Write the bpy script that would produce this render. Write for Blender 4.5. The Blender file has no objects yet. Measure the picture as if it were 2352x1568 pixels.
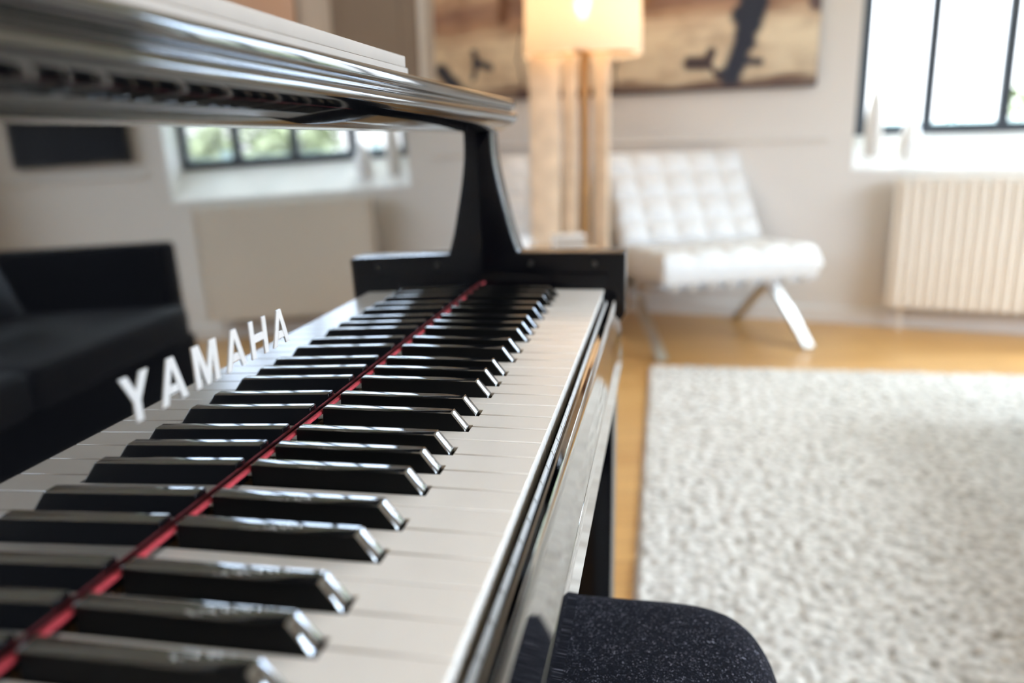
import bpy, bmesh, math, random
import numpy as np
from mathutils import Vector, Matrix
random.seed(7); RNG = np.random.default_rng(5)
SC = bpy.context.scene; COL = SC.collection
PI = math.pi
KZ = 0.735                                   # height of the white key tops

# ------------------------------------------------------------------ helpers
class MB:
    """collects shapes; build() links them as ONE mesh object"""
    def __init__(self): self.bm = bmesh.new()
    def box(self, lo, hi, M=None):
        x0, y0, z0 = lo; x1, y1, z1 = hi
        v = [self.bm.verts.new(p) for p in ((x0,y0,z0),(x1,y0,z0),(x1,y1,z0),(x0,y1,z0),(x0,y0,z1),(x1,y0,z1),(x1,y1,z1),(x0,y1,z1))]
        if M: 
            for q in v: q.co = M @ q.co
        for f in ((3,2,1,0),(4,5,6,7),(0,1,5,4),(1,2,6,5),(2,3,7,6),(3,0,4,7)): self.bm.faces.new([v[i] for i in f])
        return self
    def prism(self, pts, f0, f1, M=None):
        """polygon pts [(a,b)], f0/f1: (a,b) -> 3D for both ends"""
        A = [self.bm.verts.new(f0(*p)) for p in pts]; B = [self.bm.verts.new(f1(*p)) for p in pts]
        n = len(pts)
        if M:
            for q in A + B: q.co = M @ q.co
        self.bm.faces.new(A); self.bm.faces.new(B[::-1])
        for i in range(n): self.bm.faces.new((A[i], B[i], B[(i+1) % n], A[(i+1) % n]))
        return self
    def sweep(self, path, sec, up=Vector((0,1,0)), closed_ends=True):
        """sweep a closed section [(a,b)] along 3D path; a along side vector, b along up"""
        rings = []; path = [Vector(p) for p in path]
        for i, p in enumerate(path):
            t = (path[min(i+1, len(path)-1)] - path[max(i-1, 0)]).normalized()
            s = t.cross(up)
            if s.length < 1e-4: s = t.cross(Vector((1,0,0)))
            s.normalize(); u = s.cross(t).normalized()
            rings.append([self.bm.verts.new(p + s*a + u*b) for a, b in sec])
        n = len(sec)
        for r0, r1 in zip(rings, rings[1:]):
            for i in range(n): self.bm.faces.new((r0[i], r0[(i+1)%n], r1[(i+1)%n], r1[i]))
        if closed_ends: self.bm.faces.new(rings[0][::-1]); self.bm.faces.new(rings[-1])
        return self
    def tube(self, path, r, n=12):
        return self.sweep(path, [(r*math.cos(2*PI*k/n), r*math.sin(2*PI*k/n)) for k in range(n)], Vector((0.13,0.21,0.97)) if abs((Vector(path[-1])-Vector(path[0])).normalized().z) < .9 else Vector((0,1,0)))
    def lathe(self, prof, c=(0,0,0), n=32, cap0=True, cap1=True):
        c = Vector(c); rings = []
        for r, z in prof: rings.append([self.bm.verts.new(c + Vector((r*math.cos(2*PI*k/n), r*math.sin(2*PI*k/n), z))) for k in range(n)])
        for a, b in zip(rings, rings[1:]):
            for k in range(n): self.bm.faces.new((a[k], a[(k+1)%n], b[(k+1)%n], b[k]))
        if cap0: self.bm.faces.new(rings[0][::-1])
        if cap1: self.bm.faces.new(rings[-1])
        return self
    def grid(self, F, nu, nv, close=None):
        V = [[self.bm.verts.new(F(i/nu, j/nv)) for j in range(nv+1)] for i in range(nu+1)]
        for i in range(nu):
            for j in range(nv): self.bm.faces.new((V[i][j], V[i+1][j], V[i+1][j+1], V[i][j+1]))
        return V
    def build(self, name, mat, parent=None, smooth=False, bevel=0, seg=2, local=False, angle=35):
        bm = self.bm
        bmesh.ops.remove_doubles(bm, verts=bm.verts, dist=1e-7)
        bmesh.ops.recalc_face_normals(bm, faces=bm.faces)
        if bevel:
            ed = [e for e in bm.edges if len(e.link_faces) == 2 and e.calc_face_angle(0) > math.radians(angle)]
            for fc in bm.faces: fc.smooth = smooth
            rb_ = bmesh.ops.bevel(bm, geom=ed, offset=bevel, segments=seg, affect='EDGES', profile=.5, clamp_overlap=True)
            for fc in rb_['faces']: fc.smooth = True
        me = bpy.data.meshes.new(name); bm.to_mesh(me); bm.free()
        me.materials.append(mat)
        if smooth or bevel:
            if not bevel:
                for p in me.polygons: p.use_smooth = True
            try: me.set_sharp_from_angle(angle=math.radians(42))
            except Exception: pass
        o = bpy.data.objects.new(name, me); COL.objects.link(o)
        if parent:
            o.parent = parent
            if not local:
                mi = parent_world(parent).inverted()
                me.transform(mi)
        return o
def parent_world(p):
    M = Matrix.Identity(4)
    while p: M = Matrix.LocRotScale(p.location, p.rotation_euler, p.scale) @ M; p = p.parent
    return M
def tag(o, label, cat, group=None, kind=None):
    o['label'] = label; o['category'] = cat
    if group: o['group'] = group
    if kind: o['kind'] = kind
    return o
def thing(name, label, cat, loc=(0,0,0), rz=0, group=None):
    o = bpy.data.objects.new(name, None); COL.objects.link(o); o.empty_display_size = .05
    o.location = loc; o.rotation_euler = (0,0,rz)
    return tag(o, label, cat, group)
def struct(o, label=None, cat=None):
    o['kind'] = 'structure'
    if label: o['label'] = label
    if cat: o['category'] = cat
    return o
def copy_tree(o, parent=None):
    c = o.copy(); COL.objects.link(c); c.parent = parent
    for ch in list(o.children): copy_tree(ch, c)
    return c
def cr(pts, n=8):
    """Catmull-Rom through points"""
    P = [Vector(p) for p in pts]; P = [2*P[0]-P[1]] + P + [2*P[-1]-P[-2]]; out = []
    for i in range(1, len(P)-2):
        for k in range(n):
            t = k/n; a, b, c, d = P[i-1], P[i], P[i+1], P[i+2]
            out.append(.5*((2*b) + (c-a)*t + (2*a-5*b+4*c-d)*t*t + (3*b-a-3*c+d)*t**3))
    out.append(P[-2]); return out

# ------------------------------------------------------------------ materials
def nt(name):
    m = bpy.data.materials.new(name); m.use_nodes = True
    t = m.node_tree; b = t.nodes['Principled BSDF']; return m, t, b
def mat(name, col, rough=.5, metal=0, ior=1.5, bump=None, var=None, **kw):
    m, t, b = nt(name)
    b.inputs['Base Color'].default_value = (*col, 1); b.inputs['Roughness'].default_value = rough
    b.inputs['Metallic'].default_value = metal; b.inputs['IOR'].default_value = ior
    for k, v in kw.items(): b.inputs[k.replace('_', ' ')].default_value = v
    if bump or var:
        tc = t.nodes.new('ShaderNodeTexCoord')
    if bump:
        sc, st, di = bump
        n = t.nodes.new('ShaderNodeTexNoise'); n.inputs['Scale'].default_value = sc; n.inputs['Detail'].default_value = 3
        bp = t.nodes.new('ShaderNodeBump'); bp.inputs['Strength'].default_value = st; bp.inputs['Distance'].default_value = di
        t.links.new(tc.outputs['Object'], n.inputs['Vector']); t.links.new(n.outputs['Fac'], bp.inputs['Height']); t.links.new(bp.outputs[0], b.inputs['Normal'])
    if var:
        sc, amt = var
        n = t.nodes.new('ShaderNodeTexNoise'); n.inputs['Scale'].default_value = sc; n.inputs['Detail'].default_value = 4
        r = t.nodes.new('ShaderNodeMapRange'); r.inputs['From Min'].default_value = .3; r.inputs['From Max'].default_value = .7
        r.inputs['To Min'].default_value = 1-amt; r.inputs['To Max'].default_value = 1+amt
        x = t.nodes.new('ShaderNodeVectorMath'); x.operation = 'SCALE'; x.inputs[0].default_value = col
        t.links.new(tc.outputs['Object'], n.inputs['Vector']); t.links.new(n.outputs['Fac'], r.inputs['Value'])
        t.links.new(r.outputs[0], x.inputs['Scale']); t.links.new(x.outputs[0], b.inputs['Base Color'])
    return m
LACQ = mat('black_lacquer', (.003,.003,.0035), .03, ior=2.4, Coat_Weight=1.0, Coat_IOR=1.9, Coat_Roughness=.02)
LACQ_L = mat('black_lacquer_lid', (.003,.003,.0035), .05, ior=2.0)
LACQ_D = mat('black_lacquer_case', (.003,.003,.0045), .16, ior=1.27)
IVORY = mat('ivory_keytop', (.86,.79,.71), .2, ior=1.38, var=(40,.02))
EBONY = mat('polished_ebony_key', (.004,.004,.005), .05, ior=2.8)
EBONY_S = mat('satin_ebony_side', (.003,.003,.003), .4, ior=1.25)
KEYWOOD = mat('key_stick_wood', (.16,.11,.07), .8)
FELT = mat('red_felt', (.42,.035,.045), .95, bump=(900,.6,.001), var=(300,.25))
BRASS = mat('brass_inlay', (.98,.95,.91), .42, metal=1)
STEEL = mat('chrome', (.62,.62,.64), .3, metal=1)
LEATHER = mat('white_leather', (.65,.625,.595), .5, bump=(260,.12,.002))
WALLM = mat('wall_paint', (.71,.665,.615), .85, bump=(35,.06,.004), var=(1.5,.02))
WHITE = mat('white_paint', (.86,.85,.83), .5)
CEIL = mat('ceiling_paint', (.82,.80,.77), .9, bump=(40,.05,.004))
DARKFRAME = mat('dark_steel_frame', (.045,.055,.07), .4)
RADM = mat('radiator_enamel', (.76,.675,.575), .4)
RADDARK = mat('radiator_slot', (.16,.13,.11), .7)
VELVET = mat('charcoal_velvet', (.010,.010,.016), .95, bump=(700,.5,.002))
SOFA = mat('black_sofa_fabric', (.002,.002,.003), .9, bump=(220,.3,.002), Specular_IOR_Level=.05)
SOFASEAT = mat('navy_black_sofa_seat', (.009,.010,.015), .8, bump=(220,.3,.002), Specular_IOR_Level=.3)
CUSH = mat('slate_cushion', (.05,.06,.075), .85, bump=(300,.3,.002))
WOODP = mat('pale_beech', (.75,.56,.38), .45, var=(14,.12))
GOLD = mat('golden_oak_post', (.50,.27,.09), .4, var=(12,.12))
PAPER = mat('cream_paper', (.40,.345,.29), .7, var=(30,.03))
BLACKPL = mat('black_panel', (.006,.006,.007), .35)
CERAM = mat('matt_stone_ceramic', (.62,.57,.52), .5)
CERAMW = mat('white_ceramic', (.85,.84,.82), .35)
DOORM = mat('taupe_door', (.30,.25,.21), .5)
PEACH = mat('peach_fabric', (.88,.66,.52), .9, bump=(200,.3,.002))
SCREW = mat('screw_cap', (.02,.02,.02), .3)
LEAF = mat('foliage', (.27,.29,.17), .7, var=(3,.5))
FENCEM = mat('blue_grey_fence', (.22,.27,.30), .7)
TRUNK = mat('bark', (.12,.09,.06), .9)
LAWN = mat('lawn', (.14,.22,.07), .9, var=(2,.3))
BOOKW = mat('white_cover', (.84,.81,.77), .5)
STRAPM = mat('cream_strap', (.42,.37,.32), .6)

def glass():
    m, t, b = nt('window_glass'); t.nodes.remove(b)
    out = t.nodes['Material Output']; tr = t.nodes.new('ShaderNodeBsdfTransparent'); gl = t.nodes.new('ShaderNodeBsdfGlossy')
    gl.inputs['Roughness'].default_value = 0; fr = t.nodes.new('ShaderNodeFresnel'); ge = t.nodes.new('ShaderNodeNewGeometry'); mr = t.nodes.new('ShaderNodeMapRange'); mr.inputs['To Min'].default_value = 1.45; mr.inputs['To Max'].default_value = 1/1.45
    t.links.new(ge.outputs['Backfacing'], mr.inputs['Value']); t.links.new(mr.outputs[0], fr.inputs['IOR'])
    mx = t.nodes.new('ShaderNodeMixShader'); t.links.new(fr.outputs[0], mx.inputs[0]); t.links.new(tr.outputs[0], mx.inputs[1]); t.links.new(gl.outputs[0], mx.inputs[2])
    t.links.new(mx.outputs[0], out.inputs['Surface']); return m
GLASS = glass()
def oak():
    m, t, b = nt('oak_floor'); tc = t.nodes.new('ShaderNodeTexCoord')
    mp = t.nodes.new('ShaderNodeMapping'); mp.inputs['Rotation'].default_value = (0,0,-.2)
    br = t.nodes.new('ShaderNodeTexBrick'); br.inputs['Scale'].default_value = 1
    br.inputs['Brick Width'].default_value = 1.1; br.inputs['Row Height'].default_value = .09; br.inputs['Mortar Size'].default_value = .0015
    br.inputs['Color1'].default_value = (.72,.41,.15,1); br.inputs['Color2'].default_value = (.62,.33,.11,1); br.inputs['Mortar'].default_value = (.3,.17,.07,1)
    no = t.nodes.new('ShaderNodeTexNoise'); no.inputs['Scale'].default_value = 6; no.inputs['Detail'].default_value = 6
    m2 = t.nodes.new('ShaderNodeMapping'); m2.inputs['Scale'].default_value = (1,14,1)
    mx = t.nodes.new('ShaderNodeMix'); mx.data_type = 'RGBA'; mx.blend_type = 'MULTIPLY'; mx.inputs[0].default_value = .35
    L = t.links; L.new(tc.outputs['Object'], mp.inputs[0]); L.new(mp.outputs[0], br.inputs['Vector']); L.new(mp.outputs[0], m2.inputs[0]); L.new(m2.outputs[0], no.inputs['Vector'])
    L.new(br.outputs['Color'], mx.inputs[6]); L.new(no.outputs['Fac'], mx.inputs[7]); L.new(mx.outputs[2], b.inputs['Base Color'])
    b.inputs['Roughness'].default_value = .32; return m
OAK = oak()
def rugmat():
    m, t, b = nt('wool_rug'); tc = t.nodes.new('ShaderNodeTexCoord'); n = t.nodes.new('ShaderNodeTexNoise'); n.inputs['Scale'].default_value = 55; n.inputs['Detail'].default_value = 3
    r = t.nodes.new('ShaderNodeValToRGB'); r.color_ramp.elements[0].position = .3; r.color_ramp.elements[0].color = (.36,.34,.32,1); r.color_ramp.elements[1].position = .62; r.color_ramp.elements[1].color = (.70,.672,.645,1)
    t.links.new(tc.outputs['Object'], n.inputs['Vector']); t.links.new(n.outputs['Fac'], r.inputs[0]); t.links.new(r.outputs[0], b.inputs['Base Color'])
    b.inputs['Roughness'].default_value = .95; return m
RUG = rugmat()
def velvet():
    m, t, b = nt('charcoal_velvet_lint'); tc = t.nodes.new('ShaderNodeTexCoord')
    L = t.links
    vo = t.nodes.new('ShaderNodeTexVoronoi'); vo.feature = 'DISTANCE_TO_EDGE'; vo.inputs['Scale'].default_value = 260
    n = t.nodes.new('ShaderNodeTexNoise'); n.inputs['Scale'].default_value = 300; n.inputs['Detail'].default_value = 3; n.inputs['Distortion'].default_value = 2.5
    r = t.nodes.new('ShaderNodeValToRGB'); e = r.color_ramp.elements
    e[0].position = .50; e[0].color = (.0022,.0020,.0034,1); e[1].position = .72; e[1].color = (.26,.25,.29,1)
    k = r.color_ramp.elements.new(.61); k.color = (.009,.0085,.013,1)
    L.new(tc.outputs['Object'], n.inputs['Vector']); L.new(n.outputs['Fac'], r.inputs[0]); L.new(r.outputs[0], b.inputs['Base Color'])
    bp = t.nodes.new('ShaderNodeBump'); bp.inputs['Strength'].default_value = .7; bp.inputs['Distance'].default_value = .0012
    L.new(n.outputs['Fac'], bp.inputs['Height']); L.new(bp.outputs[0], b.inputs['Normal'])
    b.inputs['Roughness'].default_value = 1; b.inputs['Specular IOR Level'].default_value = .1
    b.inputs['Sheen Weight'].default_value = .03; b.inputs['Sheen Roughness'].default_value = .5; b.inputs['Sheen Tint'].default_value = (.55,.55,.75,1)
    return m
VELVETL = velvet()
def shade_mat():
    m, t, b = nt('linen_shade'); t.nodes.remove(b); out = t.nodes['Material Output']
    d = t.nodes.new('ShaderNodeBsdfDiffuse'); d.inputs[0].default_value = (.86,.76,.64,1); s = t.nodes.new('ShaderNodeBsdfTranslucent'); s.inputs[0].default_value = (.90,.77,.60,1)
    mx = t.nodes.new('ShaderNodeMixShader'); mx.inputs[0].default_value = .5
    t.links.new(d.outputs[0], mx.inputs[1]); t.links.new(s.outputs[0], mx.inputs[2]); tp = t.nodes.new('ShaderNodeBsdfTransparent'); m3 = t.nodes.new('ShaderNodeMixShader'); m3.inputs[0].default_value = .10
    t.links.new(mx.outputs[0], m3.inputs[1]); t.links.new(tp.outputs[0], m3.inputs[2]); t.links.new(m3.outputs[0], out.inputs['Surface']); return m
SHADE = shade_mat()
def emit(name, col, st):
    m, t, b = nt(name); b.inputs['Emission Color'].default_value = (*col,1); b.inputs['Emission Strength'].default_value = st; return m
BULB = emit('lit_bulb', (1,.86,.66), 95)

# painting: generic sepia abstract, object coords (u across 0..1, v up 0..1)
def painting_mat():
    m, t, b = nt('sepia_abstract_painting'); L = t.links; N = t.nodes.new
    uv = N('ShaderNodeUVMap'); uv.uv_map = 'UVMap'; sp = N('ShaderNodeSeparateXYZ'); L.new(uv.outputs[0], sp.inputs[0])
    def math_(op, a, b_=None, c=None, clamp=False):
        n = N('ShaderNodeMath'); n.operation = op; n.use_clamp = clamp
        for i, v in enumerate((a, b_, c)):
            if v is None: continue
            if isinstance(v, (int, float)): n.inputs[i].default_value = v
            else: L.new(v, n.inputs[i])
        return n.outputs[0]
    mp = N('ShaderNodeMapping'); mp.inputs['Scale'].default_value = (9,6,1); L.new(uv.outputs[0], mp.inputs[0])
    no = N('ShaderNodeTexNoise'); no.inputs['Scale'].default_value = 1; no.inputs['Detail'].default_value = 5; no.inputs['Roughness'].default_value = .6; L.new(mp.outputs[0], no.inputs['Vector'])
    mp2 = N('ShaderNodeMapping'); mp2.inputs['Scale'].default_value = (5,22,1); L.new(uv.outputs[0], mp2.inputs[0])
    n2 = N('ShaderNodeTexNoise'); n2.inputs['Scale'].default_value = 1; n2.inputs['Detail'].default_value = 3; L.new(mp2.outputs[0], n2.inputs['Vector'])
    U, V = sp.outputs[0], sp.outputs[1]
    r = N('ShaderNodeValToRGB'); e = r.color_ramp.elements
    e[0].position = 0; e[0].color = (.10,.055,.04,1); e[1].position = 1; e[1].color = (.80,.62,.42,1)
    for p, c in ((.03,(.14,.07,.05,1)),(.07,(.66,.54,.38,1)),(.34,(.84,.70,.50,1)),(.44,(.50,.31,.20,1)),(.52,(.34,.19,.14,1)),(.62,(.62,.42,.28,1)),(.70,(.82,.62,.41,1))):
        k = r.color_ramp.elements.new(p); k.color = c
    vv = math_('ADD', V, math_('MULTIPLY', math_('SUBTRACT', n2.outputs['Fac'], .5), .22)); L.new(vv, r.inputs[0])
    mxa = N('ShaderNodeMix'); mxa.data_type = 'RGBA'; mxa.blend_type = 'MULTIPLY'; mxa.inputs[0].default_value = .75
    rb = N('ShaderNodeValToRGB'); rb.color_ramp.elements[0].position = .32; rb.color_ramp.elements[0].color = (.46,.38,.36,1); rb.color_ramp.elements[1].position = .55; rb.color_ramp.elements[1].color = (1,1,1,1)
    L.new(no.outputs['Fac'], rb.inputs[0]); L.new(r.outputs[0], mxa.inputs[6]); L.new(rb.outputs[0], mxa.inputs[7])
    cur = mxa.outputs[2]
    wob = math_('MULTIPLY', math_('SUBTRACT', no.outputs['Fac'], .5), .05)
    def stroke(x0, y0, x1, y1, w, col, soft=.35):
        nonlocal cur
        dx, dy = x1-x0, y1-y0; l2 = dx*dx+dy*dy; asp = 2.35          # width / height of the visible canvas
        # distance to segment in (u*asp, v)
        ax, ay, bx, by = x0*asp, y0, x1*asp, y1; ex, ey = bx-ax, by-ay; ll = ex*ex+ey*ey
        uu = math_('MULTIPLY', math_('ADD', U, wob), asp); px = math_('SUBTRACT', uu, ax); py = math_('SUBTRACT', V, ay)
        tt = math_('DIVIDE', math_('ADD', math_('MULTIPLY', px, ex), math_('MULTIPLY', py, ey)), ll, clamp=True)
        qx = math_('SUBTRACT', px, math_('MULTIPLY', tt, ex)); qy = math_('SUBTRACT', py, math_('MULTIPLY', tt, ey))
        d = math_('SQRT', math_('ADD', math_('MULTIPLY', qx, qx), math_('MULTIPLY', qy, qy)))
        mr = N('ShaderNodeMapRange'); mr.inputs['From Min'].default_value = w*(1-soft); mr.inputs['From Max'].default_value = w*(1+soft); mr.inputs['To Min'].default_value = 1; mr.inputs['To Max'].default_value = 0
        L.new(d, mr.inputs['Value'])
        mx = N('ShaderNodeMix'); mx.data_type = 'RGBA'; L.new(mr.outputs[0], mx.inputs[0]); L.new(cur, mx.inputs[6]); mx.inputs[7].default_value = (*col,1); cur = mx.outputs[2]
    for s in STROKES: stroke(*s)
    L.new(cur, b.inputs['Base Color']); b.inputs['Roughness'].default_value = .6; return m
NAVY = (.018,.024,.045); DK = (.055,.035,.04); BR = (.20,.09,.045)
# canvas spans u 0..1 (left..right), v 0..1 (bottom..top)
STROKES = [(.825,.30,.86,1.0,.040,NAVY),(.838,.26,.825,.40,.046,NAVY),(.806,.05,.826,.28,.052,NAVY),(.786,.085,.806,.02,.032,NAVY),(.825,.15,.87,.14,.018,NAVY),(.852,.33,.858,.46,.050,NAVY),
           (.705,.155,.745,.15,.040,DK),(.745,.15,.755,.21,.026,DK),(.755,.14,.782,.06,.016,DK),
           (.02,.20,.08,.03,.045,NAVY),(.12,.14,.115,.30,.018,NAVY),(.12,.24,.165,.20,.022,NAVY),
           (.255,.02,.258,.42,.007,DK),(.513,.02,.513,.30,.008,DK),
           (.21,.48,.215,.75,.035,BR),(.56,.46,.60,.62,.05,(.30,.15,.07)),(.99,.42,.98,.62,.035,(.13,.085,.08)),(.86,.60,.97,.62,.018,(.15,.10,.09)),
           (0,.012,1,.012,.016,(.07,.04,.04))]
PAINT = painting_mat()

# ------------------------------------------------------------------ camera
F_PX, YAW, PITCH, ROLL = 1830.1, -.1903, -.2451, -.0251
CAM = Vector((.2196, -.9432, KZ + .1779))
f = Vector((math.sin(YAW)*math.cos(PITCH), math.cos(YAW)*math.cos(PITCH), math.sin(PITCH)))
r = Vector((math.cos(YAW), -math.sin(YAW), 0)); u = r.cross(f)
c_, s_ = math.cos(ROLL), math.sin(ROLL); rr = c_*r + s_*u; uu = -s_*r + c_*u
cd = bpy.data.cameras.new('camera'); co = bpy.data.objects.new('camera', cd); COL.objects.link(co); SC.camera = co
co.matrix_world = Matrix(((rr.x, uu.x, -f.x, CAM.x), (rr.y, uu.y, -f.y, CAM.y), (rr.z, uu.z, -f.z, CAM.z), (0,0,0,1)))
cd.sensor_fit = 'HORIZONTAL'; cd.sensor_width = 36; cd.lens = F_PX/2352*36; cd.clip_start = .01
cd.dof.use_dof = True; cd.dof.focus_distance = .53; cd.dof.aperture_fstop = 3.4; cd.dof.aperture_blades = 0

# ------------------------------------------------------------------ the room
WA = Vector((.033, 3.394, 0)); WT = Vector((.978, -.2097, 0)).normalized(); WN = Vector((.2097, .978, 0)).normalized()   # along / outward
WM = Matrix(((WT.x, WN.x, 0, WA.x), (WT.y, WN.y, 0, WA.y), (0, 0, 1, 0), (0,0,0,1)))          # (s, d, z) -> world
W0, W1, WB, WTP = 1.085, 2.345, .90, 2.42
H = 2.65; XR = 3.35; XL = -3.3; YB = -3.2
m = MB()
m.box((-4.2,0,0),(W0,.28,H),WM).box((W1,0,0),(3.75,.28,H),WM).box((W0,0,WTP),(W1,.28,H),WM)
m.prism([(0,0),(0,.745),(.2,.893),(.28,.893),(.28,0)], lambda d,z: Vector((W0,d,z)), lambda d,z: Vector((W1,d,z)), WM)
struct(m.build('wall_back', WALLM))
PLAN = [(XL-.2,YB-.2),(XR+.2,YB-.2),(XR+.2,3.394-.2144*(XR+.167)+.28),(XL-.2,3.394-.2144*(XL-.233)+.28)]
struct(MB().prism(PLAN, lambda x,y: Vector((x,y,-.1)), lambda x,y: Vector((x,y,0))).build('floor', OAK))
struct(MB().prism(PLAN, lambda x,y: Vector((x,y,H)), lambda x,y: Vector((x,y,H+.1))).build('ceiling', CEIL))
struct(MB().box((XL-.2,YB-.2,0),(XL,4.5,H)).build('wall_left', WALLM))
# right wall with a wide window opening
RY0, RY1, RZ0, RZ1 = -2.7, 2.2, .35, 2.45
struct(MB().box((XR,YB-.2,0),(XR+.2,RY0,H)).box((XR,RY1,0),(XR+.2,3.2,H)).box((XR,RY0,0),(XR+.2,RY1,RZ0)).box((XR,RY0,RZ1),(XR+.2,RY1,H)).build('wall_right', WALLM))
# wall behind the camera; its glazed opening is added as fill light
BX0, BX1, BZ0, BZ1 = -3.0, -1.2, .8, 2.35
struct(MB().box((XL,YB-.2,0),(BX0,YB,H)).box((BX1,YB-.2,0),(XR,YB,H)).box((BX0,YB-.2,0),(BX1,YB,BZ0)).box((BX0,YB-.2,BZ1),(BX1,YB,H)).build('wall_front', WALLM))
def window(name, org, M, w, z0, z1, nm, fr=.03, dp=.05):
    """M maps (s,d,z); frame, mullions and panes as parts"""
    root = bpy.data.objects.new(name, None); COL.objects.link(root); root.location = M @ Vector((w/2,0,0)); root['kind'] = 'structure'
    MB().box((0,0,z0),(fr,dp,z1),M).box((w-fr,0,z0),(w,dp,z1),M).box((fr,0,z0),(w-fr,dp,z0+fr),M).box((fr,0,z1-fr),(w-fr,dp,z1),M).build('frame', DARKFRAME, root)
    xs = [w*k/nm for k in range(1, nm)]
    for x in xs: MB().box((x-fr*.5,0,z0+fr),(x+fr*.5,dp,z1-fr),M).build('mullion', DARKFRAME, root)
    ed = [fr] + [v for x in xs for v in (x-fr*.5, x+fr*.5)] + [w-fr]
    for a, b_ in zip(ed[::2], ed[1::2]): MB().box((a,dp*.45,z0+fr),(b_,dp*.45+.006,z1-fr),M).build('pane', GLASS, root)
    return root
MBk = Matrix(((1,0,0,BX0),(0,-1,0,YB-.05),(0,0,1,0),(0,0,0,1)))
window('fill_window', None, MBk, BX1-BX0, BZ0, BZ1, 3, .05)  # unseen window, added to brighten the dim left half of the room
w1 = window('window_1', None, WM @ Matrix.Translation((W0,.2,0)), W1-W0, WB, WTP, 4, .048)
MB().prism([(-.004,.738),(-.004,.750),(.2,.902),(.2,.888)], lambda d,z: Vector((W0+.002,d,z)), lambda d,z: Vector((W1-.002,d,z)), WM).build('sill', WHITE, w1)
MB().box((W1-.012,.0,.76),(W1-.001,.2,WTP),WM).build('reveal', WHITE, w1)
MR = Matrix(((0,1,0,XR+.05),(1,0,0,RY0),(0,0,1,0),(0,0,0,1)))
window('window_2', None, MR, RY1-RY0, RZ0, RZ1, 6, .05)
MBk = Matrix(((1,0,0,BX0),(0,-1,0,YB-.05),(0,0,1,0),(0,0,0,1)))
struct(MB().prism([(0,.875),(-.006,.879),(-.013,.887),(-.013,.893),(-.006,.900),(0,.903)], lambda d,z: Vector((-1.12,d,z)), lambda d,z: Vector((W0-.11,d,z)), WM).build('trim_1', WALLM))
struct(MB().prism([(0,.875),(-.006,.879),(-.013,.887),(-.013,.893),(-.006,.900),(0,.903)], lambda d,z: Vector((W1+.11,d,z)), lambda d,z: Vector((3.4,d,z)), WM).build('trim_2', WALLM))
struct(MB().prism([(0,0),(-.014,0),(-.014,.07),(-.008,.08),(0,.08)], lambda d,z: Vector((-1.12,d,z)), lambda d,z: Vector((3.4,d,z)), WM).build('baseboard_back', WALLM))
# door and its white casing left of the painting
d1 = MB().box((-1.78,-.02,0),(-1.215,.0,2.1),WM).box((-1.70,-.03,.2),(-1.32,-.02,.95),WM).box((-1.70,-.03,1.1),(-1.32,-.02,1.95),WM).build('door_1', DOORM); struct(d1)
struct(MB().box((-1.205,-.028,0),(-1.175,0,2.16),WM).build('trim_3', WHITE, bevel=.006))

# ------------------------------------------------------------------ outside
struct(MB().box((-14,3.9,-.42),(22,30,-.4)).build('ground', LAWN))
fe = thing('garden_fence', 'low blue-grey board fence outside beyond the window panes', 'fence', (4.5,8.2,-.4), -.2)
MB().box((-5,0,.15),(6,.03,1.42)).build('board_panel', FENCEM, fe, local=True)
for k in range(7): MB().box((-5+k*1.8,-.08,0),(-4.9+k*1.8,.0,1.5)).build('post', FENCEM, fe, local=True)
def tree(x, y, h, rad, label, seed):
    rg = random.Random(seed); t = thing('garden_tree', label, 'tree', (x,y,-.4), 0, 'trees outside the window')
    MB().tube([(0,0,0),(.04,0,h*.3),(0,.05,h*.6)], .1, 8).build('trunk', TRUNK, t, local=True)
    mb = MB()
    for k in range(900):
        th, ph, q = rg.uniform(0,2*PI), math.acos(rg.uniform(-1,1)), rg.uniform(.5,1)**.5
        p = Vector((rad*q*math.sin(ph)*math.cos(th), rad*q*math.sin(ph)*math.sin(th), h*.62 + h*.42*q*math.cos(ph)))
        a = Vector((rg.uniform(-1,1),rg.uniform(-1,1),rg.uniform(-1,1))).normalized(); b_ = a.orthogonal().normalized(); s = rg.uniform(.09,.18)
        vs = [mb.bm.verts.new(p + a*s*i + b_*s*.6*j) for i, j in ((-1,0),(0,-1),(1,0),(0,1))]; mb.bm.faces.new(vs)
    mb.build('crown', LEAF, t, local=True)
tree(5.7, 10.6, 2.35, 1.15, 'bushy green tree outside behind the fence, nearer the left pane', 1)
tree(9.0, 11.6, 2.2, 1.1, 'round green tree outside the window, farther along the fence', 2)

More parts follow.
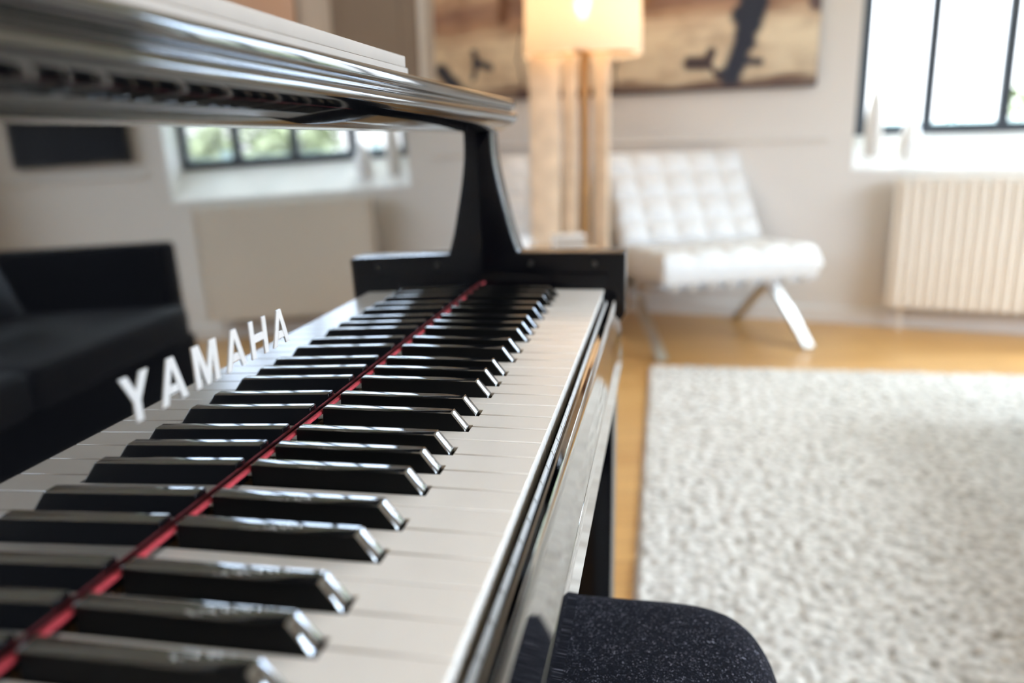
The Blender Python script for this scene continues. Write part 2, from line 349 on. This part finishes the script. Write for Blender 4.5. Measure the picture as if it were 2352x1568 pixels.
# ------------------------------------------------------------------ piano
P = thing('grand_piano', 'black high-gloss grand piano with open keyboard and raised fallboard', 'piano', (0,-.58,0))
def Z(z): return KZ + z
WK = .0235; OCT = .1645
OFF = {1: 1*WK-.0033, 3: 2*WK+.0033, 6: 4*WK-.0045, 8: 5*WK, 10: 6*WK+.0045}
YL, YR = -51*WK, WK                           # keyboard ends
blacks = []
for o_ in range(0, 8):
    for k_, v_ in OFF.items():
        if o_ == 0 and k_ < 10: continue
        blacks.append((o_-8)*OCT + v_)
hb = .0056                                    # half base width of a black key
for i in range(52):
    y0, y1 = YL + i*WK + .0006, YL + (i+1)*WK - .0006
    a, b_ = y0, y1
    for yb in blacks:
        if abs(yb - (YL+i*WK)) < .008: a = max(a, yb + hb + .0009)
        if abs(yb - (YL+(i+1)*WK)) < .008: b_ = min(b_, yb - hb - .0009)
    xt, xf = .1005, .1500
    pts = [(-.03,a),(xt,a)] + ([(xt,y0)] if a > y0 else []) + [(xf,y0),(xf,y1)] + ([(xt,y1)] if b_ < y1 else []) + [(xt,b_),(-.03,b_)]
    if a <= y0: pts.remove((xt,a))
    if b_ >= y1: pts.remove((xt,b_))
    mb = MB(); mb.prism(pts, lambda x,y: Vector((x,y,Z(-.0028))), lambda x,y: Vector((x,y,Z(0))))
    pt2 = [(x - (.0014 if abs(x-xf) < 1e-6 else 0), y) for x, y in pts]
    mb.prism(pt2, lambda x,y: Vector((x,y,Z(-.0215))), lambda x,y: Vector((x,y,Z(-.0029))))
    ko = mb.build('white_key', IVORY, P, bevel=.0003, seg=1); ko.data.materials.append(KEYWOOD)
    for pf in ko.data.polygons:
        if pf.center.z < Z(-.0028) and pf.normal.x < .5: pf.material_index = 1
for yb in blacks:
    mb = MB(); top = .0116; hw = .0049
    A = [mb.bm.verts.new(v) for v in ((.0020,yb-hb,Z(-.012)),(.0985,yb-hb,Z(-.012)),(.0985,yb+hb,Z(-.012)),(.0020,yb+hb,Z(-.012)))]
    A1 = [mb.bm.verts.new(v) for v in ((.0020,yb-hb,Z(0)),(.0985,yb-hb,Z(0)),(.0985,yb+hb,Z(0)),(.0020,yb+hb,Z(0)))]
    B = [mb.bm.verts.new(v) for v in ((.0020,yb-hw,Z(top)),(.0895,yb-hw,Z(top)),(.0895,yb+hw,Z(top)),(.0020,yb+hw,Z(top)))]
    mb.bm.faces.new(A[::-1]); mb.bm.faces.new(B)
    for i in range(4):
        mb.bm.faces.new((A[i],A[(i+1)%4],A1[(i+1)%4],A1[i])); mb.bm.faces.new((A1[i],A1[(i+1)%4],B[(i+1)%4],B[i]))
    ko = mb.build('black_key', EBONY, P, bevel=.0009, seg=3); ko.data.materials.append(EBONY_S)
    for pf in ko.data.polygons:
        if abs(pf.normal.y) > .80: pf.material_index = 1; pf.use_smooth = False
# red felt strip at the foot of the fallboard
MB().box((-.0016,YL-.003,Z(.0066)),(.0013,YR,Z(.0091))).build('felt_strip', FELT, P, bevel=.0008)
# fallboard: slightly leaning mirror-gloss board
TAU = .021
fx = lambda z: -.0021 - TAU*z
prof = [(fx(.001),.001),(fx(.1895),.1895),(fx(.1895)-.022,.1895),(fx(.001)-.022,.001)]
FB = MB().prism(prof, lambda x,z: Vector((x,YL-.012,Z(z))), lambda x,z: Vector((x,YR+.008,Z(z)))).build('fallboard', LACQ, P)
# inlaid maker's lettering
LET = {
 'Y': [[(0,1),(.27,1),(.5,.62),(.73,1),(1,1),(.62,.42),(.62,0),(.38,0),(.38,.42)]],
 'A': [[(0,0),(.38,1),(.62,1),(1,0),(.77,0),(.70,.2),(.30,.2),(.23,0)]],
 'M': [[(0,0),(0,1),(.27,1),(.5,.38),(.73,1),(1,1),(1,0),(.8,0),(.8,.66),(.58,0),(.42,0),(.2,.66),(.2,0)]],
 'H': [[(0,0),(0,1),(.23,1),(.23,.61),(.77,.61),(.77,1),(1,1),(1,0),(.77,0),(.77,.41),(.23,.41),(.23,0)]]}
lm = MB(); lh = .0212; lz = .0638
def tri_hole():                              # counter of the A, cut by building the letter from bars
    return None
for ch, yc, w in (('Y',-.6495,.0195),('A',-.6230,.0205),('M',-.5945,.0215),('A',-.5665,.0205),('H',-.5405,.0190),('A',-.5145,.0205)):
    polys = LET[ch] if ch != 'A' else [[(0,0),(.38,1),(.5,1),(.5,.78),(.23,0)],[(.5,1),(.62,1),(1,0),(.77,0),(.5,.78)],[(.32,.2),(.68,.2),(.615,.39),(.385,.39)]]
    for pl in polys:
        q = lambda a, b_, e: Vector((fx(lz+b_*lh)+e, yc-w/2+a*w, Z(lz+b_*lh)))
        lm.prism(pl, lambda a,b_: q(a,b_,-.0005), lambda a,b_: q(a,b_,.0005))
lo = lm.build('lettering', BRASS, FB)
# key blocks and arms (treble, then bass)
def side(y0, y1, yb0, yb1):
    arm = [(.175,-.033),(.175,.043),(.042,.043)] + [(v.x, v.y) for v in cr([(.042,.043,0),(.0335,.068,0),(.026,.097,0),(.0185,.128,0),(.0135,.155,0),(.0115,.175,0),(.011,.1955,0)], 5)][1:] + [(-.16,.1955),(-.16,-.099),(.10,-.099),(.160,-.058)]
    MB().prism(arm, lambda x,z: Vector((x,y0,Z(z))), lambda x,z: Vector((x,y1,Z(z)))).build('arm', LACQ_D, P, bevel=.0022, seg=3, angle=30)
    MB().box((-.02,yb0,Z(-.03)),(.1535,yb1,Z(.019))).build('key_block', LACQ_D, P, bevel=.0015)
side(YR+.010, YR+.058, YR+.0015, YR+.0102)
side(YL-.056, YL-.010, YL-.0102, YL-.0015)
for x in (.058, .137): MB().lathe([(.004,0),(.004,.0012),(.001,.0016)], (0,0,0), 14).build('screw', SCREW, P, local=True).matrix_local = Matrix.Translation((x, YR+.0100+.58, Z(.030))) @ Matrix.Rotation(PI/2, 4, 'X')
# key slip with its mouldings
sl = [(.1530,-.030),(.1530,-.0105),(.1542,-.0088),(.1572,-.0080),(.1585,-.0096),(.1596,-.0096),(.1608,-.0070),(.1640,-.0064),(.1655,-.0080),(.1665,-.018),(.1680,-.032),(.1712,-.0558),(.1713,-.0562),(.1703,-.0566),(.1703,-.0572),(.1713,-.0576),(.1724,-.0960),(.1712,-.0978),(.150,-.0980)]
MB().prism(sl, lambda x,z: Vector((x,YL-.0101,Z(z))), lambda x,z: Vector((x,YR+.0099,Z(z)))).build('key_slip', LACQ, P, smooth=True)
MB().box((-.02,YL-.0101,Z(-.099)),(.1685,YR+.0099,Z(-.0562))).build('keybed', LACQ_D, P)
# rim: the case behind the keyboard, a bent-side outline
out = [(-.161,YR+.058)] + [(v.x, v.y) for v in cr([(-.30,YR+.058,0),(-.62,.03,0),(-.95,-.25,0),(-1.20,-.48,0),(-1.42,-.72,0),(-1.50,-.98,0),(-1.40,-1.20,0),(-1.18,YL-.056,0)], 8)] + [(-.161,YL-.056)]
MB().prism(out, lambda x,y: Vector((x,y,Z(-.075))), lambda x,y: Vector((x,y,Z(.197)))).build('rim', LACQ_D, P, smooth=True)
# lid: moulded front edge overhanging the fallboard
lp = [(-.010,.1895),(-.002,.1895)] + [(v.x, v.y) for v in cr([(.003,.1896,0),(.010,.1903,0),(.020,.1938,0),(.0295,.1985,0),(.0350,.2030,0),(.0374,.2065,0),(.0375,.2095,0),(.0355,.2125,0),(.0320,.2150,0),(.0325,.2172,0),(.0348,.2190,0),(.0355,.2225,0),(.0350,.2262,0),(.0325,.2285,0)], 5)] + [(-.40,.2285),(-.40,.1895)]
MB().prism(lp, lambda x,z: Vector((x,YL-.064,Z(z))), lambda x,z: Vector((x,YR+.050,Z(z)))).build('lid', LACQ_L, P, smooth=True)
lo2 = [(x if x > -.2 else x, y) for x, y in out]
MB().prism([(-.402,YR+.05)] + [(x, y) for x, y in out if x < -.402] + [(-.402,YL-.064)], lambda x,y: Vector((x,y,Z(.1972))), lambda x,y: Vector((x,y,Z(.2285)))).build('lid_panel', LACQ_L, P)
def leg(x, y):
    MB().prism([(-.032,0),(.032,0),(.036,Z(-.13)),(.040,Z(-.0992)),(-.040,Z(-.0992)),(-.036,Z(-.13))], lambda a,z: Vector((x+a,y-.045,z+.04 if z < .01 else z)), lambda a,z: Vector((x+a,y+.045,z+.04 if z < .01 else z))).build('leg', LACQ_D, P, bevel=.003)
leg(.128, .040); leg(.128, -1.20); leg(-1.28, -.98)
for k, yy in enumerate((-.66,-.58,-.50)): MB().prism([(0,.05),(.16,.04),(.17,.05),(.15,.065),(0,.065)], lambda x,z: Vector((-.16+x,yy-.012,z)), lambda x,z: Vector((-.16+x,yy+.012,z))).build('pedal', BRASS, P)
MB().box((-.22,-.70,.03),(-.14,-.46,.12)).box((-.20,-.68,.12),(-.18,-.66,Z(-.075))).box((-.20,-.50,.12),(-.18,-.48,Z(-.075))).build('pedal_lyre', LACQ_D, P)
# paper lying on the lid
ps = thing('sheet_music_stack', 'pile of cream paper lying on the glossy black piano lid', 'sheet music', (-.12,-.565,Z(.2286)))
for k in range(2):
    a = .0088*k; MB().box((-.13+.004*k,-.26,a),(.136-.001*k,.268-.003*k,a+.0087)).build('sheet', PAPER, ps, bevel=.001, local=True)

# ------------------------------------------------------------------ piano bench
B = thing('piano_bench', 'dark velvet-topped piano bench tucked under the keyboard', 'bench', (.160,-.565,.0198))
def cushion(hx, hy, z0, z1, rc, dome, n=40, sup=5):
    """rounded rectangular cushion about the origin"""
    mb = MB(); nz = 14
    def outline(k, ins):
        th = 2*PI*k/n*1.0
        c, s = math.cos(th), math.sin(th); e = 2/sup
        return (math.copysign(abs(c)**e, c)*(hx-ins), math.copysign(abs(s)**e, s)*(hy-ins))
    rings = []; r_ = rc
    lv = [(r_*.6*(1-math.sin(a)), z0 + r_*.6*(1-math.cos(a))) for a in [PI/2*k/4 for k in range(5)]][::-1]
    lv = [(r_*.6, z0), (r_*.25, z0+r_*.1), (0, z0+r_*.5)]
    for k in range(9): a = PI/2*k/8; lv.append((r_*(1-math.cos(a)), z1 - r_ + r_*math.sin(a)))
    rings = [[mb.bm.verts.new((*outline(k, i), z)) for k in range(n)] for i, z in lv]
    ci = lv[-1][0]
    for q in range(1, 8):
        f_ = q/8; rings.append([mb.bm.verts.new((outline(k, ci)[0]*(1-f_), outline(k, ci)[1]*(1-f_), z1 + dome*(1-(1-f_)**2))) for k in range(n)])
    for a, b_ in zip(rings, rings[1:]):
        for k in range(n): mb.bm.faces.new((a[k], a[(k+1)%n], b_[(k+1)%n], b_[k]))
    cv = mb.bm.verts.new((0,0,z1+dome))
    for k in range(n): mb.bm.faces.new((rings[-1][k], rings[-1][(k+1)%n], cv))
    mb.bm.faces.new(rings[0][::-1]); return mb
cushion(.165,.305,.412,.492,.052,.010,96,7).build('seat_cushion', VELVETL, B, smooth=True, local=True)
pip = []
mb = MB(); pth = []
for k in range(97):
    th = 2*PI*k/96; c, s = math.cos(th), math.sin(th); e = 2/7
    pth.append((math.copysign(abs(c)**e, c)*.167, math.copysign(abs(s)**e, s)*.307, .431))
mb.sweep(pth, [(.004*math.cos(a), .004*math.sin(a)) for a in [2*PI*k/8 for k in range(8)]], Vector((0,0,1))).build('piping', BLACKPL, B, smooth=True, local=True)
MB().box((-.155,-.29,.335),(.155,.29,.411)).build('apron', LACQ_D, B, bevel=.004, local=True)
for sx in (-1,1):
    for sy in (-1,1): MB().prism([(-.022,-.022),(.022,-.022),(.022,.022),(-.022,.022)], lambda a,b_: Vector((sx*.125+a*.75,sy*.26+b_*.75,0)), lambda a,b_: Vector((sx*.125+a,sy*.26+b_,.334))).build('leg', LACQ_D, B, bevel=.003, local=True)

# ------------------------------------------------------------------ rug
def make_rug():
    x0, x1, y0, y1, step = .175, 2.55, -1.2, 2.25, .0065
    nx, ny = int((x1-x0)/step), int((y1-y0)/step)
    X, Y = np.meshgrid(np.linspace(x0,x1,nx), np.linspace(y0,y1,ny), indexing='ij')
    p = .025; gx, gy = int((x1-x0)/p)+3, int((y1-y0)/p)+3
    jx, jy = RNG.uniform(-.42,.42,(gx,gy)), RNG.uniform(-.42,.42,(gx,gy)); hh = RNG.uniform(.55,1,(gx,gy))
    ci, cj = ((X-x0)/p).astype(int), ((Y-y0)/p).astype(int); best = np.full(X.shape, 9.); hgt = np.ones(X.shape)
    for di in (-1,0,1):
        for dj in (-1,0,1):
            a, b_ = np.clip(ci+di,0,gx-1), np.clip(cj+dj,0,gy-1)
            d = np.hypot((X-x0)/p-(a+.5+jx[a,b_]), ((Y-y0)/p-(b_+.5+jy[a,b_])))
            k = d < best; best = np.where(k, d, best); hgt = np.where(k, hh[a,b_], hgt)
    Zh = .005 + .0135*hgt*np.sqrt(np.clip(1-(best/.78)**2, 0, 1))
    ed = np.minimum.reduce([X-x0, x1-X, Y-y0, y1-Y]); Zh = Zh*np.clip(ed/.012,0,1)**.5 + .001
    Zs = np.stack([X, Y, Zh], -1).reshape(-1,3)
    idx = np.arange(nx*ny).reshape(nx,ny)
    q = np.stack([idx[:-1,:-1], idx[1:,:-1], idx[1:,1:], idx[:-1,1:]], -1).reshape(-1,4)
    me = bpy.data.meshes.new('wool_rug'); me.vertices.add(len(Zs)); me.vertices.foreach_set('co', Zs.ravel())
    me.loops.add(q.size); me.loops.foreach_set('vertex_index', q.ravel()); me.polygons.add(len(q))
    me.polygons.foreach_set('loop_start', np.arange(0,q.size,4)); me.polygons.foreach_set('loop_total', np.full(len(q),4)); me.polygons.foreach_set('use_smooth', np.ones(len(q),bool))
    me.update(); me.validate(); me.materials.append(RUG)
    o = bpy.data.objects.new('wool_rug', me); COL.objects.link(o); tag(o, 'off-white nubby wool rug on the oak floor beside the piano', 'rug')
make_rug()

# ------------------------------------------------------------------ lounge chairs
def tuft(mb, P0, U, V, Nn, nu, nv, th, amp=.02):
    """tufted cushion slab: origin P0 (corner), edge vectors U, V, normal Nn"""
    P0, U, V, Nn = Vector(P0), Vector(U), Vector(V), Vector(Nn).normalized()
    ru, rv = nu*8, nv*8
    def h(a, b_):
        e = min(a, 1-a)*U.length, min(b_, 1-b_)*V.length
        edge = 1 - max(0, 1-min(e)/.035)**2
        pil = abs(math.sin(PI*a*nu))**.45*abs(math.sin(PI*b_*nv))**.45
        return th*.55*edge**.5 + amp*pil*min(1, edge)
    Vt = mb.grid(lambda a,b_: P0 + U*a + V*b_ + Nn*(h(a,b_)), ru, rv)
    Vb = mb.grid(lambda a,b_: P0 + U*a + V*b_ - Nn*(th*.45*(1 - max(0, 1-min(min(a,1-a)*U.length, min(b_,1-b_)*V.length)/.03)**2)**.5), ru, rv)
    return mb
def make_chair(label, loc, rz):
    t = thing('lounge_chair', label, 'chair', loc, rz, 'white tufted lounge chairs')
    w = .37
    tuft(MB(), (-.135,-w,.405), (0,2*w,0), (-.285,0,.425), (.83,0,.55), 5, 4, .10).build('back_cushion', LEATHER, t, smooth=True, local=True)
    tuft(MB(), (-.22,-w,.355), (.60,0,.025), (0,2*w,0), (-.04,0,1), 4, 5, .12).build('seat_cushion', LEATHER, t, smooth=True, local=True)
    A = cr([(-.475,0,.82),(-.40,0,.69),(-.29,0,.52),(-.14,0,.355),(.03,0,.235),(.20,0,.125),(.35,0,.006)], 6)
    Bp = cr([(.35,0,.322),(.22,0,.318),(.10,0,.285),(-.03,0,.215),(-.16,0,.115),(-.25,0,.04),(-.30,0,.006)], 6)
    sec = [(-.008,-.024),(.008,-.024),(.008,.024),(-.008,.024)]
    for y in (-.345,.345):
        MB().sweep([p + Vector((0,y,0)) for p in A], sec).build('frame_bar', STEEL, t, local=True)
        MB().sweep([p + Vector((0,y*.995,0)) for p in Bp], sec).build('frame_bar', STEEL, t, local=True)
    for x, z in ((.34,.318),(-.455,.785),(-.04,.265)): MB().box((x-.006,-.34,z-.014),(x+.006,.34,z+.012)).build('cross_bar', STEEL, t, local=True)
    for k in range(8):
        y = -.30 + k*.0857
        MB().sweep([(.352,y,.30),(.352,y,.338),(.10,y,.330),(-.2,y,.322)], [(-.002,-.018),(.002,-.018),(.002,.018),(-.002,.018)]).build('strap', STRAPM, t, local=True)
    return t
ch1 = make_chair('white tufted leather lounge chair on chrome legs, nearer the radiator', (.40,2.80,0), math.radians(-66))
ch2 = copy_tree(ch1); ch2.location = (-.66,2.88,0); ch2.rotation_euler.z = math.radians(-82)
ch2['label'] = 'second white lounge chair, mostly hidden behind piano arm and floor lamp'

# ------------------------------------------------------------------ floor lamp
LX, LY = -.140, 2.72
lampo = thing('floor_lamp', 'lit floor lamp with cream drum shade on pale wooden posts', 'lamp', (LX,LY,0))
MB().lathe([(.2555,0),(.2475,.36),(.2445,.36),(.2525,0),(.2555,0)], (0,0,1.268), 48, False, False).build('lamp_shade', SHADE, lampo, smooth=True, local=True)
MB().lathe([(.19,0),(.19,.018),(.05,.026)], (0,0,0), 40).build('base', GOLD, lampo, smooth=True, local=True)
MB().tube([(.005,.02,.02),(.005,.02,1.42)], .021, 16).build('centre_post', GOLD, lampo, smooth=True, local=True)
for (px, py, pw, ra) in ((-.165,-.045,.066,.1),(-.055,-.03,.03,-.2),(.085,-.035,.034,-.35)):
    MB().box((-pw,-.013,.02),(pw,.013,1.275), Matrix.Translation((px,py,0)) @ Matrix.Rotation(ra,4,'Z')).build('post', WOODP, lampo, bevel=.004, local=True)
MB().box((-.22,-.012,1.270),(.22,.012,1.285)).box((-.012,-.245,1.270),(.012,.245,1.285)).build('shade_spider', GOLD, lampo, local=True)
bl = MB().lathe([(.004,0),(.018,.01),(.030,.035),(.034,.06),(.028,.085),(.012,.098),(.002,.10)], (0,0,1.42), 20).build('bulb', BULB, lampo, smooth=True, local=True)

# ------------------------------------------------------------------ side table and what lies on it
tb = thing('side_table', 'small round pale side table between piano and floor lamp', 'table', (-.23,2.30,0))
MB().lathe([(.185,0),(.19,.004),(.19,.018),(.185,.022)], (0,0,.458), 40).build('table_top', WOODP, tb, smooth=True, local=True)
MB().tube([(0,0,.02),(0,0,.458)], .018, 14).build('stem', STEEL, tb, smooth=True, local=True)
MB().lathe([(.13,0),(.13,.012),(.02,.02)], (0,0,0), 32).build('base', STEEL, tb, smooth=True, local=True)
bk = thing('white_book', 'thick white-covered book lying on the side table', 'book', (-.160,2.30,.4805), .25)
MB().box((-.068,-.05,0),(.068,.05,.004)).box((-.068,-.05,.056),(.068,.05,.060)).box((-.068,-.05,.004),(-.063,.05,.056)).build('cover', BOOKW, bk, bevel=.001, local=True)
MB().box((-.0625,-.046,.0042),(.064,.046,.0558)).build('page_block', PAPER, bk, local=True)
cp = thing('white_cup', 'small white cup standing left of the white book', 'cup', (-.345,2.27,.4805))
MB().lathe([(.018,0),(.024,.004),(.028,.03),(.030,.055),(.027,.055),(.024,.03),(.018,.008)], (0,0,0), 28).build('body', CERAMW, cp, smooth=True, local=True)
MB().sweep(cr([(.028,0,.045),(.046,0,.042),(.046,0,.02),(.027,0,.016)], 6), [(.003*math.cos(a), .003*math.sin(a)) for a in [2*PI*k/8 for k in range(8)]]).build('handle', CERAMW, cp, smooth=True, local=True)

# ------------------------------------------------------------------ painting
def painting():
    s0, s1, z0, z1 = -1.10, .905, 1.135, 1.99
    t = thing('painting', 'wide sepia abstract painting with a dark slanted stroke, behind the floor lamp', 'picture', WM @ Vector(((s0+s1)/2,-.02,z0)))
    MB().box((s0,-.034,z0),(s1,-.001,z1),WM).build('canvas_edge', mat('dark_canvas_edge',(.10,.06,.05),.7), t)
    me = bpy.data.meshes.new('canvas'); vs = [WM @ Vector(p) for p in ((s0,-.0352,z0),(s1,-.0352,z0),(s1,-.0352,z1),(s0,-.0352,z1),(s0,-.0345,z0),(s1,-.0345,z0),(s1,-.0345,z1),(s0,-.0345,z1))]
    me.from_pydata([v - t.location for v in vs], [], [(0,1,2,3),(7,6,5,4),(4,5,1,0),(5,6,2,1),(6,7,3,2),(7,4,0,3)])
    uv = me.uv_layers.new(name='UVMap'); T = {0:(0,0),1:(1,0),2:(1,1),3:(0,1),4:(0,0),5:(1,0),6:(1,1),7:(0,1)}
    for l in me.loops: uv.data[l.index].uv = T[l.vertex_index]
    me.materials.append(PAINT); o = bpy.data.objects.new('canvas', me); COL.objects.link(o); o.parent = t
painting()

# ------------------------------------------------------------------ radiator
def radiator():
    s0, s1, z0, z1, d0, d1 = 1.285, 2.20, .115, .715, -.115, -.045
    t = thing('radiator', 'cream panel radiator with vertical flutes below the window', 'radiator', WM @ Vector(((s0+s1)/2,-.08,0)))
    mb = MB(); n = 20; p = (s1-s0-.03)/n; pts = [(s0,d0+.012),(s0+.015,d0+.010)]
    for k in range(n):
        a = s0+.015+k*p; pts += [(a+p*.10,d0+.004),(a+p*.30,d0-.008),(a+p*.66,d0-.008),(a+p*.86,d0+.004)]
    pts += [(s1-.015,d0+.010),(s1,d0+.014),(s1,d0+.025),(s0,d0+.025)]
    mb.prism(pts, lambda s,d: Vector((s,d,z0)), lambda s,d: Vector((s,d,z1-.022)), WM).build('front_panel', RADM, t)
    MB().box((s0,d1-.012,z0),(s1,d1,z1-.022),WM).build('rear_panel', RADM, t)
    MB().box((s0-.006,d0-.004,z0),(s0,d1,z1),WM).build('side_cover', RADM, t); MB().box((s1,d0-.004,z0),(s1+.006,d1,z1),WM).build('side_cover', RADM, t)
    g = MB(); g.box((s0,d0-.006,z1-.005),(s1,d0+.012,z1),WM).box((s0,d1-.012,z1-.005),(s1,d1,z1),WM)
    for k in range(19): a = s0+(s1-s0)*k/18; g.box((a-.012,d0+.006,z1-.005),(a+.012,d1,z1),WM)
    for k in range(10): a = s0+(s1-s0)*k/9; g.box((max(s0,a-.024),d0-.006,z1-.024),(min(s1,a+.024),d0-.002,z1),WM)
    g.build('top_grille', RADM, t)
    MB().box((s0+.002,d0+.026,z1-.05),(s1-.002,d1-.0125,z1-.03),WM).build('inner_slot', RADDARK, t)
    MB().tube([WM @ Vector((s0+.06,-.08,.0)), WM @ Vector((s0+.06,-.08,.115))], .009, 10).build('pipe', RADM, t)
    MB().tube([WM @ Vector((s1-.06,-.08,.0)), WM @ Vector((s1-.06,-.08,.115))], .009, 10).build('pipe', RADM, t)
    for s in (s0+.15, s1-.15): MB().box((s-.02,d1,z0+.2),(s+.02,-.0005,z0+.4),WM).build('bracket', RADM, t)
radiator()

# ------------------------------------------------------------------ window sill pieces
pv = WM @ Vector((W0+.085,.10,.828))
v1 = thing('tall_vase', 'tall grey-beige teardrop vase in the left corner of the window sill', 'vase', pv)
MB().lathe([(.030,0),(.038,.03),(.040,.08),(.038,.14),(.033,.19),(.026,.235),(.018,.27),(.013,.285),(.009,.284),(.012,.25),(.02,.2)], (0,0,0), 28).build('body', CERAM, v1, smooth=True, local=True)
v2 = thing('white_vase', 'short white pointed vase right of the tall vase on the sill', 'vase', WM @ Vector((W0+.245,.08,.813)))
MB().lathe([(.040,0),(.052,.025),(.050,.07),(.034,.12),(.018,.155),(.012,.17),(.009,.17),(.016,.15)], (0,0,0), 28).build('body', CERAMW, v2, smooth=True, local=True)
for q in (v1, v2): MB().lathe([(.038,-.06),(.038,.003)], (0,0,0), 20).build('foot', CERAMW if q is v2 else CERAM, q, local=True)

# ------------------------------------------------------------------ things seen in the fallboard's reflection
tv = thing('wall_screen', 'black flat screen on the wall right of the window, reflected in the fallboard', 'screen', WM @ Vector((2.80,-.02,.965)))
MB().box((2.50,-.045,.965),(3.10,-.012,1.34),WM).build('housing', BLACKPL, tv, bevel=.004)
MB().box((2.515,-.0465,.982),(3.085,-.0451,1.325),WM).build('display', LACQ_D, tv)
MB().box((2.70,-.0119,1.05),(2.90,-.0005,1.25),WM).build('bracket', BLACKPL, tv)
sf = thing('sofa', 'low black sofa with dark seat, reflected left in the fallboard', 'sofa', (1.50,1.70,.0198), math.radians(-6))
# local: +x = depth towards the back, -y = along the front towards the near end
SL = 1.95
MB().box((0,-SL,.10),(.86,-.02,.30)).build('seat_base', SOFA, sf, bevel=.012, local=True)
for k in range(2):
    a = -.13-(SL-.26)/2*k; MB().box((-.05,a-(SL-.26)/2+.006,.302),(.66,a-.006,.425)).build('seat_cushion', SOFASEAT, sf, bevel=.03, seg=4, local=True)
for a in (-.125, -SL): MB().box((.03,a,.302),(.86,a+.12,.64)).build('arm', SOFA, sf, bevel=.02, seg=3, local=True)
MB().prism([(.66,.302),(.86,.302),(.92,.76),(.78,.76)], lambda x,z: Vector((x,-SL+.125,z)), lambda x,z: Vector((x,-.13,z))).build('backrest', SOFA, sf, bevel=.02, seg=3, local=True)
for x in (.06,.78):
    for y in (-.08,-SL+.06): MB().box((x-.02,y-.02,0),(x+.02,y+.02,.099)).build('leg', STEEL, sf, local=True)
def pillow(name, label, loc, rot, mt):
    mb = MB()
    for sg in (1,-1):
        mb.grid(lambda a,b_: Vector(((a-.5)*.44*(1-.10*math.sin(PI*b_)), (b_-.5)*.44*(1-.10*math.sin(PI*a)), sg*.075*(max(0,math.sin(PI*a)*math.sin(PI*b_)))**.5)), 16, 16)
    o = mb.build(name, mt, smooth=True); o.location = loc; o.rotation_euler = rot; tag(o, label, 'cushion'); return o
pillow('throw_cushion', 'slate-blue cushion leaning on the sofa back, at left edge of the fallboard reflection', (1.84,1.00,.69), (0,math.radians(-68),math.radians(-8)), CUSH)
cu = MB(); pts = []
for k in range(61): pts.append((-2.55+.55*k/60, -.06+.025*math.sin(k*.9)))
cu.prism(pts + [(a, b_+.004) for a, b_ in pts[::-1]], lambda s,d: Vector((s,d,.35)), lambda s,d: Vector((s,d,2.3)), WM)
tag(cu.build('curtain', PEACH, smooth=True), 'peach hanging curtain left of the door, above the piano lid', 'curtain')

# ------------------------------------------------------------------ light
w = bpy.data.worlds.new('sky'); SC.world = w; w.use_nodes = True; t = w.node_tree; bg = t.nodes['Background']
tc = t.nodes.new('ShaderNodeTexCoord'); sp = t.nodes.new('ShaderNodeSeparateXYZ'); rp = t.nodes.new('ShaderNodeValToRGB')
e = rp.color_ramp.elements; e[0].position = 0; e[0].color = (.19,.20,.21,1); e[1].position = 1; e[1].color = (.80,.96,1,1)
for p_, c in ((.13,(.24,.26,.28)),(.21,(.48,.63,.86)),(.5,(.82,.94,1))): k = e.new(p_); k.color = (*c,1)
t.links.new(tc.outputs['Generated'], sp.inputs[0]); t.links.new(sp.outputs[2], rp.inputs[0]); t.links.new(rp.outputs[0], bg.inputs[0]); bg.inputs[1].default_value = 15.0
def portal(name, M, sx, sy):
    l = bpy.data.lights.new(name, 'AREA'); l.shape = 'RECTANGLE'; l.size = sx; l.size_y = sy; l.cycles.is_portal = True
    o = bpy.data.objects.new(name, l); COL.objects.link(o); o.matrix_world = M
def look(loc, d):
    return Matrix.Translation(loc) @ Vector(d).to_track_quat('-Z','Y').to_matrix().to_4x4()
portal('daylight_portal', look(WM @ Vector(((W0+W1)/2,.27,(WB+WTP)/2)), -WN), W1-W0, WTP-WB)
portal('daylight_portal', look((XR+.15,(RY0+RY1)/2,(RZ0+RZ1)/2), (-1,0,0)), RY1-RY0, RZ1-RZ0)
portal('daylight_portal', look(((BX0+BX1)/2,YB-.15,(BZ0+BZ1)/2), (0,1,0)), BX1-BX0, BZ1-BZ0)
sl_ = bpy.data.lights.new('sun', 'SUN'); sl_.energy = 1.3; sl_.angle = math.radians(5); sl_.color = (1,.95,.86)
so = bpy.data.objects.new('sun', sl_); COL.objects.link(so); so.matrix_world = look((0,0,5), (.25,-.55,-1))
pl = bpy.data.lights.new('lamp_light', 'POINT'); pl.energy = 1.2; pl.color = (1,.83,.62); pl.shadow_soft_size = .04
po = bpy.data.objects.new('lamp_light', pl); COL.objects.link(po); po.location = (LX,LY,1.50)

SC.view_settings.view_transform = 'Standard'; SC.view_settings.look = 'None'; SC.view_settings.gamma = 1; SC.view_settings.exposure = .47; SC.view_settings.use_curve_mapping = False
cy = SC.cycles
cy.use_denoising = True
try: cy.denoiser = 'OPENIMAGEDENOISE'
except Exception: pass
cy.max_bounces = 10; cy.diffuse_bounces = 5; cy.glossy_bounces = 6; cy.transparent_max_bounces = 12; cy.sample_clamp_indirect = 8; cy.caustics_reflective = False; cy.caustics_refractive = False
